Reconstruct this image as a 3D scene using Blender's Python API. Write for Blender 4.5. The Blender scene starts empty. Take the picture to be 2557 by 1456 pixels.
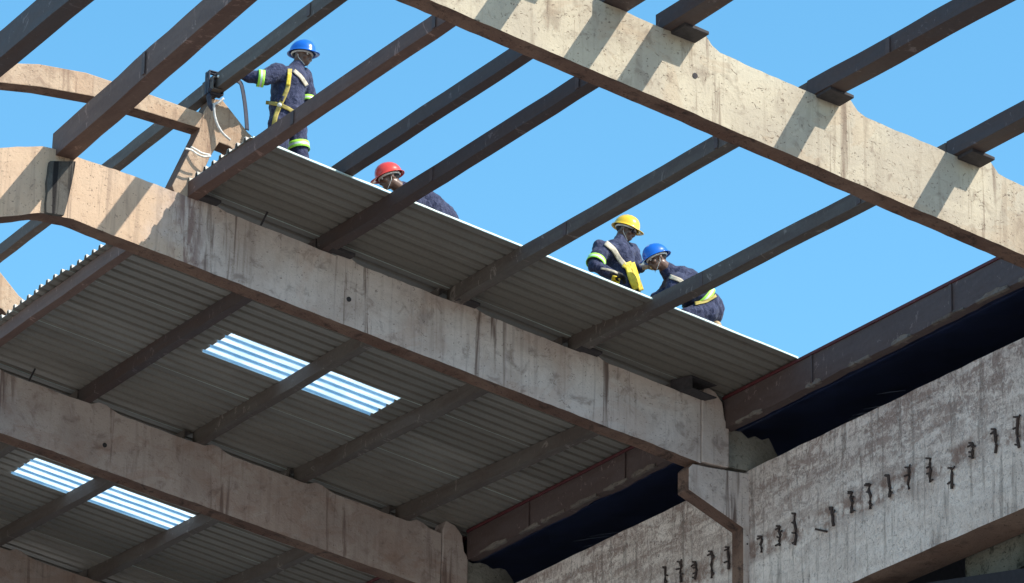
import bpy, bmesh, math, random
from mathutils import Vector, Matrix, noise
random.seed(7)
scene = bpy.context.scene
COL = scene.collection
R = math.radians

# ------------------------------------------------------------------ camera
CAM = Vector((0, 0, 1.6))
YAW, PITCH, ROLL = 0.542055633, 0.378287395, 0.0184706866
FPX, PW, PH = 10792.97, 2557.0, 1456.0
_f = Vector((math.sin(YAW)*math.cos(PITCH), math.cos(YAW)*math.cos(PITCH), math.sin(PITCH)))
_r = Vector((math.cos(YAW), -math.sin(YAW), 0)); _u = _r.cross(_f)
RR = math.cos(ROLL)*_r + math.sin(ROLL)*_u
UU = -math.sin(ROLL)*_r + math.cos(ROLL)*_u
FF = _f
cd = bpy.data.cameras.new('camera'); cam = bpy.data.objects.new('camera', cd); COL.objects.link(cam)
cd.sensor_width = 36; cd.lens = 36*FPX/PW; cd.clip_start = 0.5; cd.clip_end = 5000
cam.matrix_world = Matrix(((RR.x, UU.x, -FF.x, CAM.x), (RR.y, UU.y, -FF.y, CAM.y), (RR.z, UU.z, -FF.z, CAM.z), (0, 0, 0, 1)))
scene.camera = cam

# ------------------------------------------------------------------ light
K = 1.2
SUNV = Vector((0.60*K, -1, K)).normalized()            # towards the sun
w = bpy.data.worlds.new('World'); scene.world = w; w.use_nodes = True
nt = w.node_tree; nt.nodes.clear()
sky = nt.nodes.new('ShaderNodeTexSky'); sky.sky_type = 'NISHITA'; sky.sun_disc = False
sky.sun_elevation = math.asin(SUNV.z); sky.sun_rotation = math.atan2(SUNV.x, SUNV.y)
sky.altitude = 0; sky.air_density = 1.0; sky.dust_density = 0.6; sky.ozone_density = 1.5
hs = nt.nodes.new('ShaderNodeHueSaturation'); hs.inputs['Hue'].default_value = 0.482; hs.inputs['Saturation'].default_value = 1.27
bg = nt.nodes.new('ShaderNodeBackground'); bg.inputs[1].default_value = 0.142
wo = nt.nodes.new('ShaderNodeOutputWorld')
nt.links.new(sky.outputs[0], hs.inputs['Color']); nt.links.new(hs.outputs[0], bg.inputs[0]); nt.links.new(bg.outputs[0], wo.inputs[0])
sd = bpy.data.lights.new('sun', 'SUN'); sd.energy = 3.1; sd.angle = R(0.5); sd.color = (1.0, 0.93, 0.82)
so = bpy.data.objects.new('sun', sd); COL.objects.link(so)
so.rotation_euler = SUNV.to_track_quat('Z', 'Y').to_euler(); so.location = (10, -20, 60)
scene.view_settings.view_transform = 'Standard'; scene.view_settings.look = 'None'
scene.view_settings.exposure = 0.95; scene.view_settings.gamma = 1; scene.view_settings.use_curve_mapping = False

# ------------------------------------------------------------------ helpers
def ray(x, y): return FF + RR*((x-PW/2)/FPX) - UU*((y-PH/2)/FPX)
def at(x, y, Y):                       # a traced point on the upright plane of a frame
    d = ray(x, y); return CAM + d*(Y/d.y)
def atX(x, y, X):
    d = ray(x, y); return CAM + d*(X/d.x)
def atZ(x, y, Z):
    d = ray(x, y); return CAM + d*((Z-CAM.z)/d.z)

CAPS = []; SDF = {}
def sdf(p, caps):
    best = 9
    for a, b, ra, rb in caps:
        d = b-a; t = max(0, min(1, (p-a).dot(d)/max(d.length_squared, 1e-8))); best = min(best, (p-a-d*t).length-(ra+(rb-ra)*t))
    return best
class MB:
    def __init__(s): s.v = []; s.f = []; s.m = []
    def face(s, idx, m=0): s.f.append(tuple(idx)); s.m.append(m)
    def add(s, p): s.v.append(tuple(p)); return len(s.v)-1
    def box(s, a, b, m=0):
        x0, y0, z0 = a; x1, y1, z1 = b
        i = [s.add(p) for p in ((x0,y0,z0),(x1,y0,z0),(x1,y1,z0),(x0,y1,z0),(x0,y0,z1),(x1,y0,z1),(x1,y1,z1),(x0,y1,z1))]
        for q in ((0,3,2,1),(4,5,6,7),(0,1,5,4),(1,2,6,5),(2,3,7,6),(3,0,4,7)): s.face([i[k] for k in q], m)
    def prism(s, pts, y0, y1, m=0, mside=None):          # outline in X-Z, extruded along Y
        n = len(pts); a = [s.add((p[0], y0, p[1])) for p in pts]; b = [s.add((p[0], y1, p[1])) for p in pts]
        s.face(a, m); s.face(b[::-1], m)
        for i in range(n):
            j = (i+1) % n; s.face((a[i], b[i], b[j], a[j]), m if mside is None else mside)
    def sweep(s, prof, path, m=0, up=Vector((0,0,1)), closed=True, caps=True, scl=None):
        rings = []
        n = len(path)
        for i, p in enumerate(path):
            p = Vector(p); t = (Vector(path[min(i+1, n-1)])-Vector(path[max(i-1, 0)])).normalized()
            side = t.cross(up)
            if side.length < 1e-4: side = Vector((1,0,0))
            side.normalize(); u2 = side.cross(t).normalized(); k = 1 if scl is None else scl[i]
            rings.append([s.add(p + side*q[0]*k + u2*q[1]*k) for q in prof])
        m_ = len(prof)
        for i in range(n-1):
            for j in range(m_ if closed else m_-1):
                s.face((rings[i][j], rings[i][(j+1) % m_], rings[i+1][(j+1) % m_], rings[i+1][j]), m)
        if caps and closed: s.face(rings[0][::-1], m); s.face(rings[-1], m)
    def tube(s, path, r, m=0, n=8, scl=None):
        s.sweep([(r*math.cos(2*math.pi*k/n), r*math.sin(2*math.pi*k/n)) for k in range(n)], path, m, scl=scl)
    def ball(s, c, rx, ry=None, rz=None, M=None, m=0, nu=14, nv=9):
        ry = rx if ry is None else ry; rz = rx if rz is None else rz
        c = Vector(c); rows = []
        for i in range(nv+1):
            a = math.pi*i/nv
            cnt = 1 if i in (0, nv) else nu
            row = []
            for j in range(cnt):
                b = 2*math.pi*j/nu
                q = Vector((rx*math.sin(a)*math.cos(b), ry*math.sin(a)*math.sin(b), rz*math.cos(a)))
                if M is not None: q = M @ q
                row.append(s.add(c+q))
            rows.append(row)
        for i in range(nv):
            A, B = rows[i], rows[i+1]
            for j in range(nu):
                k = (j+1) % nu
                if len(A) == 1: s.face((A[0], B[j], B[k]), m)
                elif len(B) == 1: s.face((A[j], B[0], A[k]), m)
                else: s.face((A[j], B[j], B[k], A[k]), m)
    def capsule(s, a, b, ra, rb, m=0, n=12):
        CAPS.append((Vector(a), Vector(b), ra, rb))
        a = Vector(a); b = Vector(b); d = b-a; L = max(d.length, 1e-5); d = d/L
        q = d.to_track_quat('Z', 'Y').to_matrix(); rings = []
        prof = [(-ra*math.cos(t), ra*math.sin(t)) for t in (0.02, .5, 1.0, math.pi/2)] + [(L+rb*math.sin(t), rb*math.cos(t)) for t in (0, .55, 1.1, 1.55)]
        for z, r in prof: rings.append([s.add(a + q @ Vector((r*math.cos(2*math.pi*k/n), r*math.sin(2*math.pi*k/n), z))) for k in range(n)])
        for i in range(len(rings)-1):
            for k in range(n): s.face((rings[i][k], rings[i][(k+1) % n], rings[i+1][(k+1) % n], rings[i+1][k]), m)
        s.face(rings[0][::-1], m); s.face(rings[-1], m)
    def build(s, name, mats, parent=None, smooth=False, bevel=0, origin=None):
        me = bpy.data.meshes.new(name)
        o0 = Vector((0,0,0))
        if origin is not None: o0 = Vector(origin)
        elif parent is not None: o0 = WORLD[parent.name]
        me.from_pydata([tuple(Vector(v)-o0) for v in s.v], [], s.f)
        if not isinstance(mats, (list, tuple)): mats = [mats]
        for mt in mats: me.materials.append(mt)
        me.polygons.foreach_set('material_index', s.m)
        if smooth: me.polygons.foreach_set('use_smooth', [True]*len(s.f))
        me.validate(); me.update()
        bm = bmesh.new(); bm.from_mesh(me); bmesh.ops.recalc_face_normals(bm, faces=bm.faces); bm.to_mesh(me); bm.free()
        o = bpy.data.objects.new(name, me); COL.objects.link(o)
        if parent is not None:
            o.parent = parent; WORLD[o.name] = o0.copy()
        else:
            o.location = o0; WORLD[o.name] = o0.copy()
        if bevel:
            b = o.modifiers.new('bevel', 'BEVEL'); b.width = bevel; b.segments = 2; b.limit_method = 'ANGLE'; b.angle_limit = R(40)
        return o
WORLD = {}
def thing(name, loc, label, cat, group=None):
    o = bpy.data.objects.new(name, None); COL.objects.link(o); o.location = loc; o.empty_display_size = 0.2
    WORLD[o.name] = Vector(loc); o['label'] = label; o['category'] = cat
    if group: o['group'] = group
    return o
def tag(o, label, cat, group=None):
    o['label'] = label; o['category'] = cat
    if group: o['group'] = group
    return o

# ------------------------------------------------------------------ materials
def newmat(name):
    m = bpy.data.materials.new(name); m.use_nodes = True; nt = m.node_tree; nt.nodes.clear()
    out = nt.nodes.new('ShaderNodeOutputMaterial'); b = nt.nodes.new('ShaderNodeBsdfPrincipled')
    nt.links.new(b.outputs[0], out.inputs[0]); return m, nt, b, out
def N(nt, t, **kw):
    n = nt.nodes.new(t)
    for k, v in kw.items(): setattr(n, k, v)
    return n
def noise_n(nt, vec, scale, detail=4, rough=.55, dist=0):
    n = N(nt, 'ShaderNodeTexNoise'); n.inputs['Scale'].default_value = scale; n.inputs['Detail'].default_value = detail
    n.inputs['Roughness'].default_value = rough; n.inputs['Distortion'].default_value = dist
    nt.links.new(vec, n.inputs['Vector']); return n.outputs['Fac']
def mapr(nt, val, a, b, c=0, d=1):
    n = N(nt, 'ShaderNodeMapRange'); n.interpolation_type = 'SMOOTHSTEP'
    nt.links.new(val, n.inputs[0])
    for i, x in enumerate((a, b, c, d)): n.inputs[i+1].default_value = x
    return n.outputs[0]
def mathn(nt, op, a, b=None):
    n = N(nt, 'ShaderNodeMath', operation=op)
    for i, x in enumerate((a, b)):
        if x is None: continue
        if isinstance(x, (int, float)): n.inputs[i].default_value = x
        else: nt.links.new(x, n.inputs[i])
    return n.outputs[0]
def mix(nt, fac, a, b, blend='MIX'):
    n = N(nt, 'ShaderNodeMix', data_type='RGBA', blend_type=blend)
    if isinstance(fac, (int, float)): n.inputs[0].default_value = fac
    else: nt.links.new(fac, n.inputs[0])
    for i, x in ((6, a), (7, b)):
        if isinstance(x, tuple): n.inputs[i].default_value = (*x, 1)
        else: nt.links.new(x, n.inputs[i])
    return n.outputs[2]
def geo_vec(nt, scale=(1,1,1)):
    g = N(nt, 'ShaderNodeNewGeometry'); m = N(nt, 'ShaderNodeMapping'); m.inputs['Scale'].default_value = scale
    nt.links.new(g.outputs['Position'], m.inputs['Vector']); return m.outputs[0]
def bump(nt, b, h, strength, dist):
    n = N(nt, 'ShaderNodeBump'); n.inputs['Strength'].default_value = strength; n.inputs['Distance'].default_value = dist
    nt.links.new(h, n.inputs['Height']); nt.links.new(n.outputs[0], b.inputs['Normal'])

def concrete(name, base, dark, tint, streak=.5, pits=.5, x0=18.46, per=1.475, bmp=.5, blotch=.5, bx=0.0, warm=None, rustc=(.26,.13,.08), rust=.0):
    m, nt, b, out = newmat(name)
    v = geo_vec(nt)
    big = noise_n(nt, v, 1.3, 5, .6); mid = noise_n(nt, v, 5.5, 6, .65, .6); fine = noise_n(nt, v, 38, 4, .6)
    c = mix(nt, mapr(nt, big, .40, .62), base, tint)
    ptc = noise_n(nt, geo_vec(nt, (1, 1, 1.6)), .8, 6, .62, 1.2)
    c = mix(nt, mapr(nt, ptc, .53, .57, 0, .35), c, (base[0]*.80, base[1]*.68, base[2]*.62))
    c = mix(nt, mapr(nt, ptc, .40, .36, 0, .30), c, (min(1, base[0]*1.12), min(1, base[1]*1.12), min(1, base[2]*1.12)))
    c = mix(nt, mathn(nt, 'MULTIPLY', mapr(nt, mid, .52, .7), blotch), c, dark)
    if warm:
        sx = N(nt, 'ShaderNodeSeparateXYZ'); nt.links.new(v, sx.inputs[0])
        wx = mathn(nt, 'ADD', sx.outputs[0], mathn(nt, 'MULTIPLY', noise_n(nt, v, 3, 4, .6), .9))
        c = mix(nt, mapr(nt, wx, 16.75, 17.45, .9, 0), c, warm)
        pt_ = mathn(nt, 'MULTIPLY', mapr(nt, mathn(nt, 'ABSOLUTE', mathn(nt, 'SUBTRACT', sx.outputs[0], 16.86)), .04, .28, .75, 0), mapr(nt, noise_n(nt, geo_vec(nt, (6, 6, 1.2)), 1.2, 5, .7, .8), .42, .58))
        c = mix(nt, pt_, c, (.20,.115,.10))
    # rust-brown wash
    if rust: c = mix(nt, mathn(nt, 'MULTIPLY', mapr(nt, noise_n(nt, geo_vec(nt, (1.6,1.6,2.4)), 1.7, 6, .7, .8), .48, .68), rust), c, rustc)
    # vertical drip streaks, denser under the purlin seats
    sv = geo_vec(nt, (15, 15, .9)); st = noise_n(nt, sv, 1.0, 3, .6, .5)
    sep = N(nt, 'ShaderNodeSeparateXYZ'); nt.links.new(v, sep.inputs[0])
    fr = mathn(nt, 'FRACT', mathn(nt, 'ADD', mathn(nt, 'DIVIDE', mathn(nt, 'SUBTRACT', sep.outputs[0], x0+bx), per), .5))
    near = mapr(nt, mathn(nt, 'ABSOLUTE', mathn(nt, 'SUBTRACT', fr, .5)), .04, .22, 1.0, .22)
    s = mathn(nt, 'MULTIPLY', mapr(nt, st, .50, .68), mathn(nt, 'MULTIPLY', near, streak))
    c = mix(nt, s, c, dark)
    # bug holes / pits and small curls of dirt
    pv = noise_n(nt, geo_vec(nt, (1,1,1.3)), 17, 3, .75, 1.6)
    p = mathn(nt, 'MULTIPLY', mapr(nt, pv, .60, .68), pits)
    c = mix(nt, p, c, tuple(x*.8 for x in dark))
    vo = N(nt, 'ShaderNodeTexVoronoi'); vo.inputs['Scale'].default_value = 13; nt.links.new(v, vo.inputs['Vector'])
    hole = mapr(nt, vo.outputs['Distance'], .05, .11, 1, 0)
    c = mix(nt, mathn(nt, 'MULTIPLY', hole, .8*pits), c, tuple(x*.45 for x in dark))
    c = mix(nt, mapr(nt, fine, .3, .7, 0, .22), c, (.9,.88,.84), 'MULTIPLY')
    nt.links.new(c, b.inputs['Base Color']); b.inputs['Roughness'].default_value = .93; b.inputs['Specular IOR Level'].default_value = .2
    h = mathn(nt, 'SUBTRACT', mathn(nt, 'ADD', mathn(nt, 'MULTIPLY', mid, .8), mathn(nt, 'MULTIPLY', fine, .5)), mathn(nt, 'ADD', mathn(nt, 'MULTIPLY', p, .5), hole))
    bump(nt, b, h, bmp, .02)
    return m
def metalmat(name, base, rustc, rust=.6, rough=.6, metallic=.2, along=(3, .5, 3), rnd=False):
    m, nt, b, out = newmat(name)
    v = geo_vec(nt, along); n1 = noise_n(nt, v, 2.2, 6, .65, .7); n2 = noise_n(nt, geo_vec(nt), 26, 4, .6)
    c = mix(nt, mathn(nt, 'MULTIPLY', mapr(nt, n1, .38, .62), rust), base, rustc)
    sc = noise_n(nt, geo_vec(nt, (2, 3, 2)), 1.5, 5, .75, 2.2)
    c = mix(nt, mapr(nt, sc, .60, .66, 0, .55), c, tuple(min(1, x*2.6+.05) for x in base))
    c = mix(nt, mapr(nt, n2, .35, .7, 0, .35), c, (.6,.6,.6), 'MULTIPLY')
    nt.links.new(c, b.inputs['Base Color']); b.inputs['Roughness'].default_value = rough; b.inputs['Metallic'].default_value = metallic
    bump(nt, b, n1, .3, .01)
    return m
def plain(name, col, rough=.6, metallic=0, var=.25, scale=20, bmp=.15, coat=0):
    m, nt, b, out = newmat(name)
    n = noise_n(nt, geo_vec(nt), scale, 4, .6)
    c = mix(nt, mapr(nt, n, .3, .7), tuple(x*(1-var) for x in col), tuple(min(1, x*(1+var)) for x in col))
    nt.links.new(c, b.inputs['Base Color']); b.inputs['Roughness'].default_value = rough; b.inputs['Metallic'].default_value = metallic
    b.inputs['Coat Weight'].default_value = coat
    if bmp: bump(nt, b, n, bmp, .01)
    return m
def fabric(name, col, fade_highlight):
    m, nt, b, out = newmat(name)
    n = noise_n(nt, geo_vec(nt, (1.3,1.3,.8)), 10, 5, .65, 2.0)
    c = mix(nt, mapr(nt, n, .46, .62), col, fade_highlight)  # paler patches: faded cloth, with highlights on the folds painted in
    nt.links.new(c, b.inputs['Base Color']); b.inputs['Roughness'].default_value = .85; b.inputs['Sheen Weight'].default_value = .08
    bump(nt, b, noise_n(nt, geo_vec(nt), 14, 5, .6, 1.2), .8, .03)
    return m

def wallmat():
    m, nt, b, out = newmat('wall_concrete'); v = geo_vec(nt)
    c = mix(nt, mapr(nt, noise_n(nt, v, 2.0, 5, .6), .35, .65), (.84,.745,.685), (.72,.625,.57))
    lay = noise_n(nt, geo_vec(nt, (1, .9, 4.2)), 1.5, 6, .7, .5)          # dirt lying along the pour lines
    mot = noise_n(nt, geo_vec(nt, (1, 1.2, 1)), 10.5, 7, .76, 1.4)
    sep = N(nt, 'ShaderNodeSeparateXYZ'); nt.links.new(v, sep.inputs[0])
    up = mapr(nt, sep.outputs[2], 14.6, 15.9, .30, 1.0)
    d = mathn(nt, 'MULTIPLY', mapr(nt, mathn(nt, 'ADD', mathn(nt, 'MULTIPLY', lay, .5), mathn(nt, 'MULTIPLY', mot, .5)), .43, .57), up)
    c = mix(nt, mathn(nt, 'MULTIPLY', d, .78), c, (.25,.165,.14))
    st = noise_n(nt, geo_vec(nt, (11, 11, .8)), 1.0, 4, .65, .4)
    c = mix(nt, mathn(nt, 'MULTIPLY', mapr(nt, st, .52, .66), .55), c, (.21,.17,.15))
    band = mapr(nt, mathn(nt, 'ABSOLUTE', mathn(nt, 'SUBTRACT', sep.outputs[2], 15.18)), .06, .17, 1, 0)
    c = mix(nt, mathn(nt, 'MULTIPLY', band, mapr(nt, noise_n(nt, v, 5, 4, .7), .42, .6, 0, .8)), c, (.22,.13,.10))
    pt = mapr(nt, noise_n(nt, v, 24, 3, .75, 1.4), .59, .67, 0, .5); c = mix(nt, pt, c, (.15,.12,.11))
    nt.links.new(c, b.inputs['Base Color']); b.inputs['Roughness'].default_value = .95; b.inputs['Specular IOR Level'].default_value = .2
    h = mathn(nt, 'SUBTRACT', mathn(nt, 'ADD', mot, mathn(nt, 'MULTIPLY', st, .5)), mathn(nt, 'MULTIPLY', pt, .5))
    bump(nt, b, h, 1.0, .025); return m
M_conc = [concrete('concrete_near', (.62,.56,.43), (.20,.16,.12), (.55,.49,.38), .75, .55, bx=.25),
          concrete('concrete_cream', (.55,.485,.365), (.21,.155,.115), (.46,.40,.31), .85, .85, bx=.25),
          concrete('concrete_grey', (.62,.545,.50), (.16,.115,.10), (.50,.42,.375), 1.0, .6, bx=.25, rust=.12, warm=(.60,.43,.29)),
          concrete('concrete_brown', (.50,.42,.38), (.16,.105,.09), (.41,.335,.30), .8, .35, per=1.36, bx=.2, rust=.3),
          concrete('concrete_brown_far', (.38,.30,.26), (.15,.10,.08), (.31,.24,.20), .6, .3, per=1.27, bx=.2, rust=.3)]
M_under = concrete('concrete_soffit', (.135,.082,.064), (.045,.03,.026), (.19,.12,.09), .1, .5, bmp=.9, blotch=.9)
M_ridge = concrete('concrete_ridge', (.52,.385,.27), (.22,.14,.10), (.45,.33,.235), .7, .5, bx=.1, rust=.15)
M_grime_shade = concrete('concrete_grime_shade', (.10,.095,.085), (.02,.018,.018), (.06,.055,.05), 1.6, .3)  # streaky grime, base darkened to stand for the shade on the crown rib
M_mortar = concrete('mortar', (.30,.29,.25), (.12,.11,.09), (.22,.21,.18), .3, .6, bmp=1.0, blotch=.8)
M_wall = wallmat()
M_smear = concrete('mortar_smear', (.15,.125,.11), (.06,.05,.045), (.21,.18,.155), .1, .6, bmp=1.0, blotch=.9)
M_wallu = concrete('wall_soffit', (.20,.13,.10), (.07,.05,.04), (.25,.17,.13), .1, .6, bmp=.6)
M_pur = metalmat('purlin_steel', (.062,.046,.046), (.070,.040,.032), .7, .65, .1)
M_purb = metalmat('purlin_brown', (.15,.088,.068), (.10,.052,.04), .6, .7, .05)
M_purg = metalmat('purlin_grey', (.105,.088,.076), (.075,.052,.043), .7, .75, .0)
M_eave = metalmat('eave_channel', (.095,.066,.062), (.075,.045,.038), .6, .65, .1)
M_red = metalmat('red_oxide_flange', (.10,.018,.022), (.07,.02,.02), .4, .6, .1)
M_dark = plain('dark_cleat', (.035,.03,.032), .8)
M_rebar = plain('rebar_rust', (.045,.03,.026), .9)
M_navy = plain('navy_sheeting', (.016,.024,.062), .42, 0, .3, 2.5, .4)
M_black = plain('void_black', (.012,.012,.018), .9)  # near-black: the darkness of the void is put into the colour

def sheetmat():
    m, nt, b, out = newmat('roof_sheet_metal')
    oi = N(nt, 'ShaderNodeObjectInfo'); v = geo_vec(nt, (.7, 2, 2)); n = noise_n(nt, v, 2.0, 5, .6, .4)
    c = mix(nt, oi.outputs['Random'], (.185,.168,.143), (.30,.275,.24))
    c = mix(nt, mapr(nt, n, .4, .7, 0, .45), c, (.175,.152,.128))
    c = mix(nt, mapr(nt, noise_n(nt, geo_vec(nt), 30, 3), .35, .7, 0, .2), c, (.6,.6,.6), 'MULTIPLY')
    nt.links.new(c, b.inputs['Base Color']); b.inputs['Metallic'].default_value = .35; b.inputs['Roughness'].default_value = .5
    bump(nt, b, n, .15, .01)
    return m
M_sheet = sheetmat()
M_edge = plain('sheet_edge_galvanised', (.55,.66,.62), .45, .2, .1)
def skymat():
    m, nt, b, out = newmat('translucent_sheet')
    nt.nodes.remove(b)
    tl = N(nt, 'ShaderNodeBsdfTranslucent'); tr = N(nt, 'ShaderNodeBsdfTransparent'); gl = N(nt, 'ShaderNodeBsdfGlossy'); gl.inputs['Roughness'].default_value = .3
    n = noise_n(nt, geo_vec(nt, (1, 3, 1)), 4, 4)
    c = mix(nt, mapr(nt, n, .35, .7), (.60,.72,.78), (.86,.92,.93)); nt.links.new(c, tl.inputs[0])
    tr.inputs[0].default_value = (.86,.94,1.0,1)
    m1 = N(nt, 'ShaderNodeMixShader'); m1.inputs[0].default_value = .42
    nt.links.new(tl.outputs[0], m1.inputs[1]); nt.links.new(tr.outputs[0], m1.inputs[2])
    m2 = N(nt, 'ShaderNodeMixShader'); m2.inputs[0].default_value = .05
    nt.links.new(m1.outputs[0], m2.inputs[1]); nt.links.new(gl.outputs[0], m2.inputs[2]); nt.links.new(m2.outputs[0], out.inputs[0])
    return m
M_sky = skymat()

# ------------------------------------------------------------------ the roof's geometry
FY = [22.3, 27.9614, 33.9614, 39.0832, 43.6135, 48.0]    # frame planes, nearest first (frame 1 is the cream one)
Z0, TS, HD, TW = 19.26476, 0.14352685, 0.671134, 0.208994   # underside of a rafter: z = Z0 - TS*x ; depth ; width
PH_ = .15                                                # purlin height
def zb(x): return Z0 - TS*x                               # rafter underside, right slope
APX = 15.34
def ztop(x):
    if x >= APX: return zb(x)+HD - .05*max(0, 1-(x-APX)/1.0)
    return ztop(APX) - .29*min(APX-x, 1.1) - TS*max(0, APX-x-1.1)
def zbot(x):
    if x >= 15.62: return zb(x)
    if x >= 15.36: return zb(15.62) - .01
    return zb(15.62)-.01 - .33*min(15.36-x, 1.1) - TS*max(0, 15.36-x-1.1)

# right-hand lower edge of each purlin, at both ends of each bay
BAY = {0: [(17.05,17.05),(17.93,17.93),(18.46,18.46),(20.22,20.03),(21.62,21.53),(23.1,23.1)],
       1: [(17.01,16.95),(18.49,18.42),(19.97,19.87),(21.47,21.28)],
       2: [(17.04,17.04),(18.39,18.35),(19.77,19.72),(21.20,20.96),(22.54,22.24)],
       3: [(17.03,17.03),(18.34,18.31),(19.63,19.44),(20.92,20.72),(22.17,21.90)],
       4: [(17.03,17.03),(18.31,18.28),(19.44,19.4),(20.72,20.6),(21.9,21.8)]}
SEAT = {0: [17.0,18.46,19.9,21.4], 1: [17.02,18.47,19.98,21.5], 2: [17.0,18.47,19.88,21.30,22.62],
        3: [17.1,18.44,19.77,21.05,22.3], 4: [17.1,18.36,19.6,20.9,22.1], 5: [17.1,18.3,19.4,20.7,21.9]}

# ------------------------------------------------------------------ ground
g = MB(); S_ = 2500
n_ = 24
for i in range(n_+1):
    for j in range(n_+1): g.add((-S_+2*S_*i/n_, -S_+2*S_*j/n_, 0))
for i in range(n_):
    for j in range(n_): g.face((i*(n_+1)+j, (i+1)*(n_+1)+j, (i+1)*(n_+1)+j+1, i*(n_+1)+j+1))
mg, nt, b, out = newmat('dusty_ground')
v = geo_vec(nt); c = mix(nt, mapr(nt, noise_n(nt, v, .08, 6, .6), .35, .65), (.39,.34,.30), (.32,.275,.235))
c = mix(nt, mapr(nt, noise_n(nt, v, 3, 5, .7), .5, .75), c, (.24,.20,.16))
nt.links.new(c, b.inputs['Base Color']); b.inputs['Roughness'].default_value = .95
go = g.build('ground', mg); go['kind'] = 'structure'
fl = MB(); fl.box((7.2, 16, -.3), (23.9, 62, .12)); fo = fl.build('floor_slab', plain('floor_concrete', (.40,.37,.33), .9, 0, .2, 2.0)); fo['kind'] = 'structure'

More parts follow.
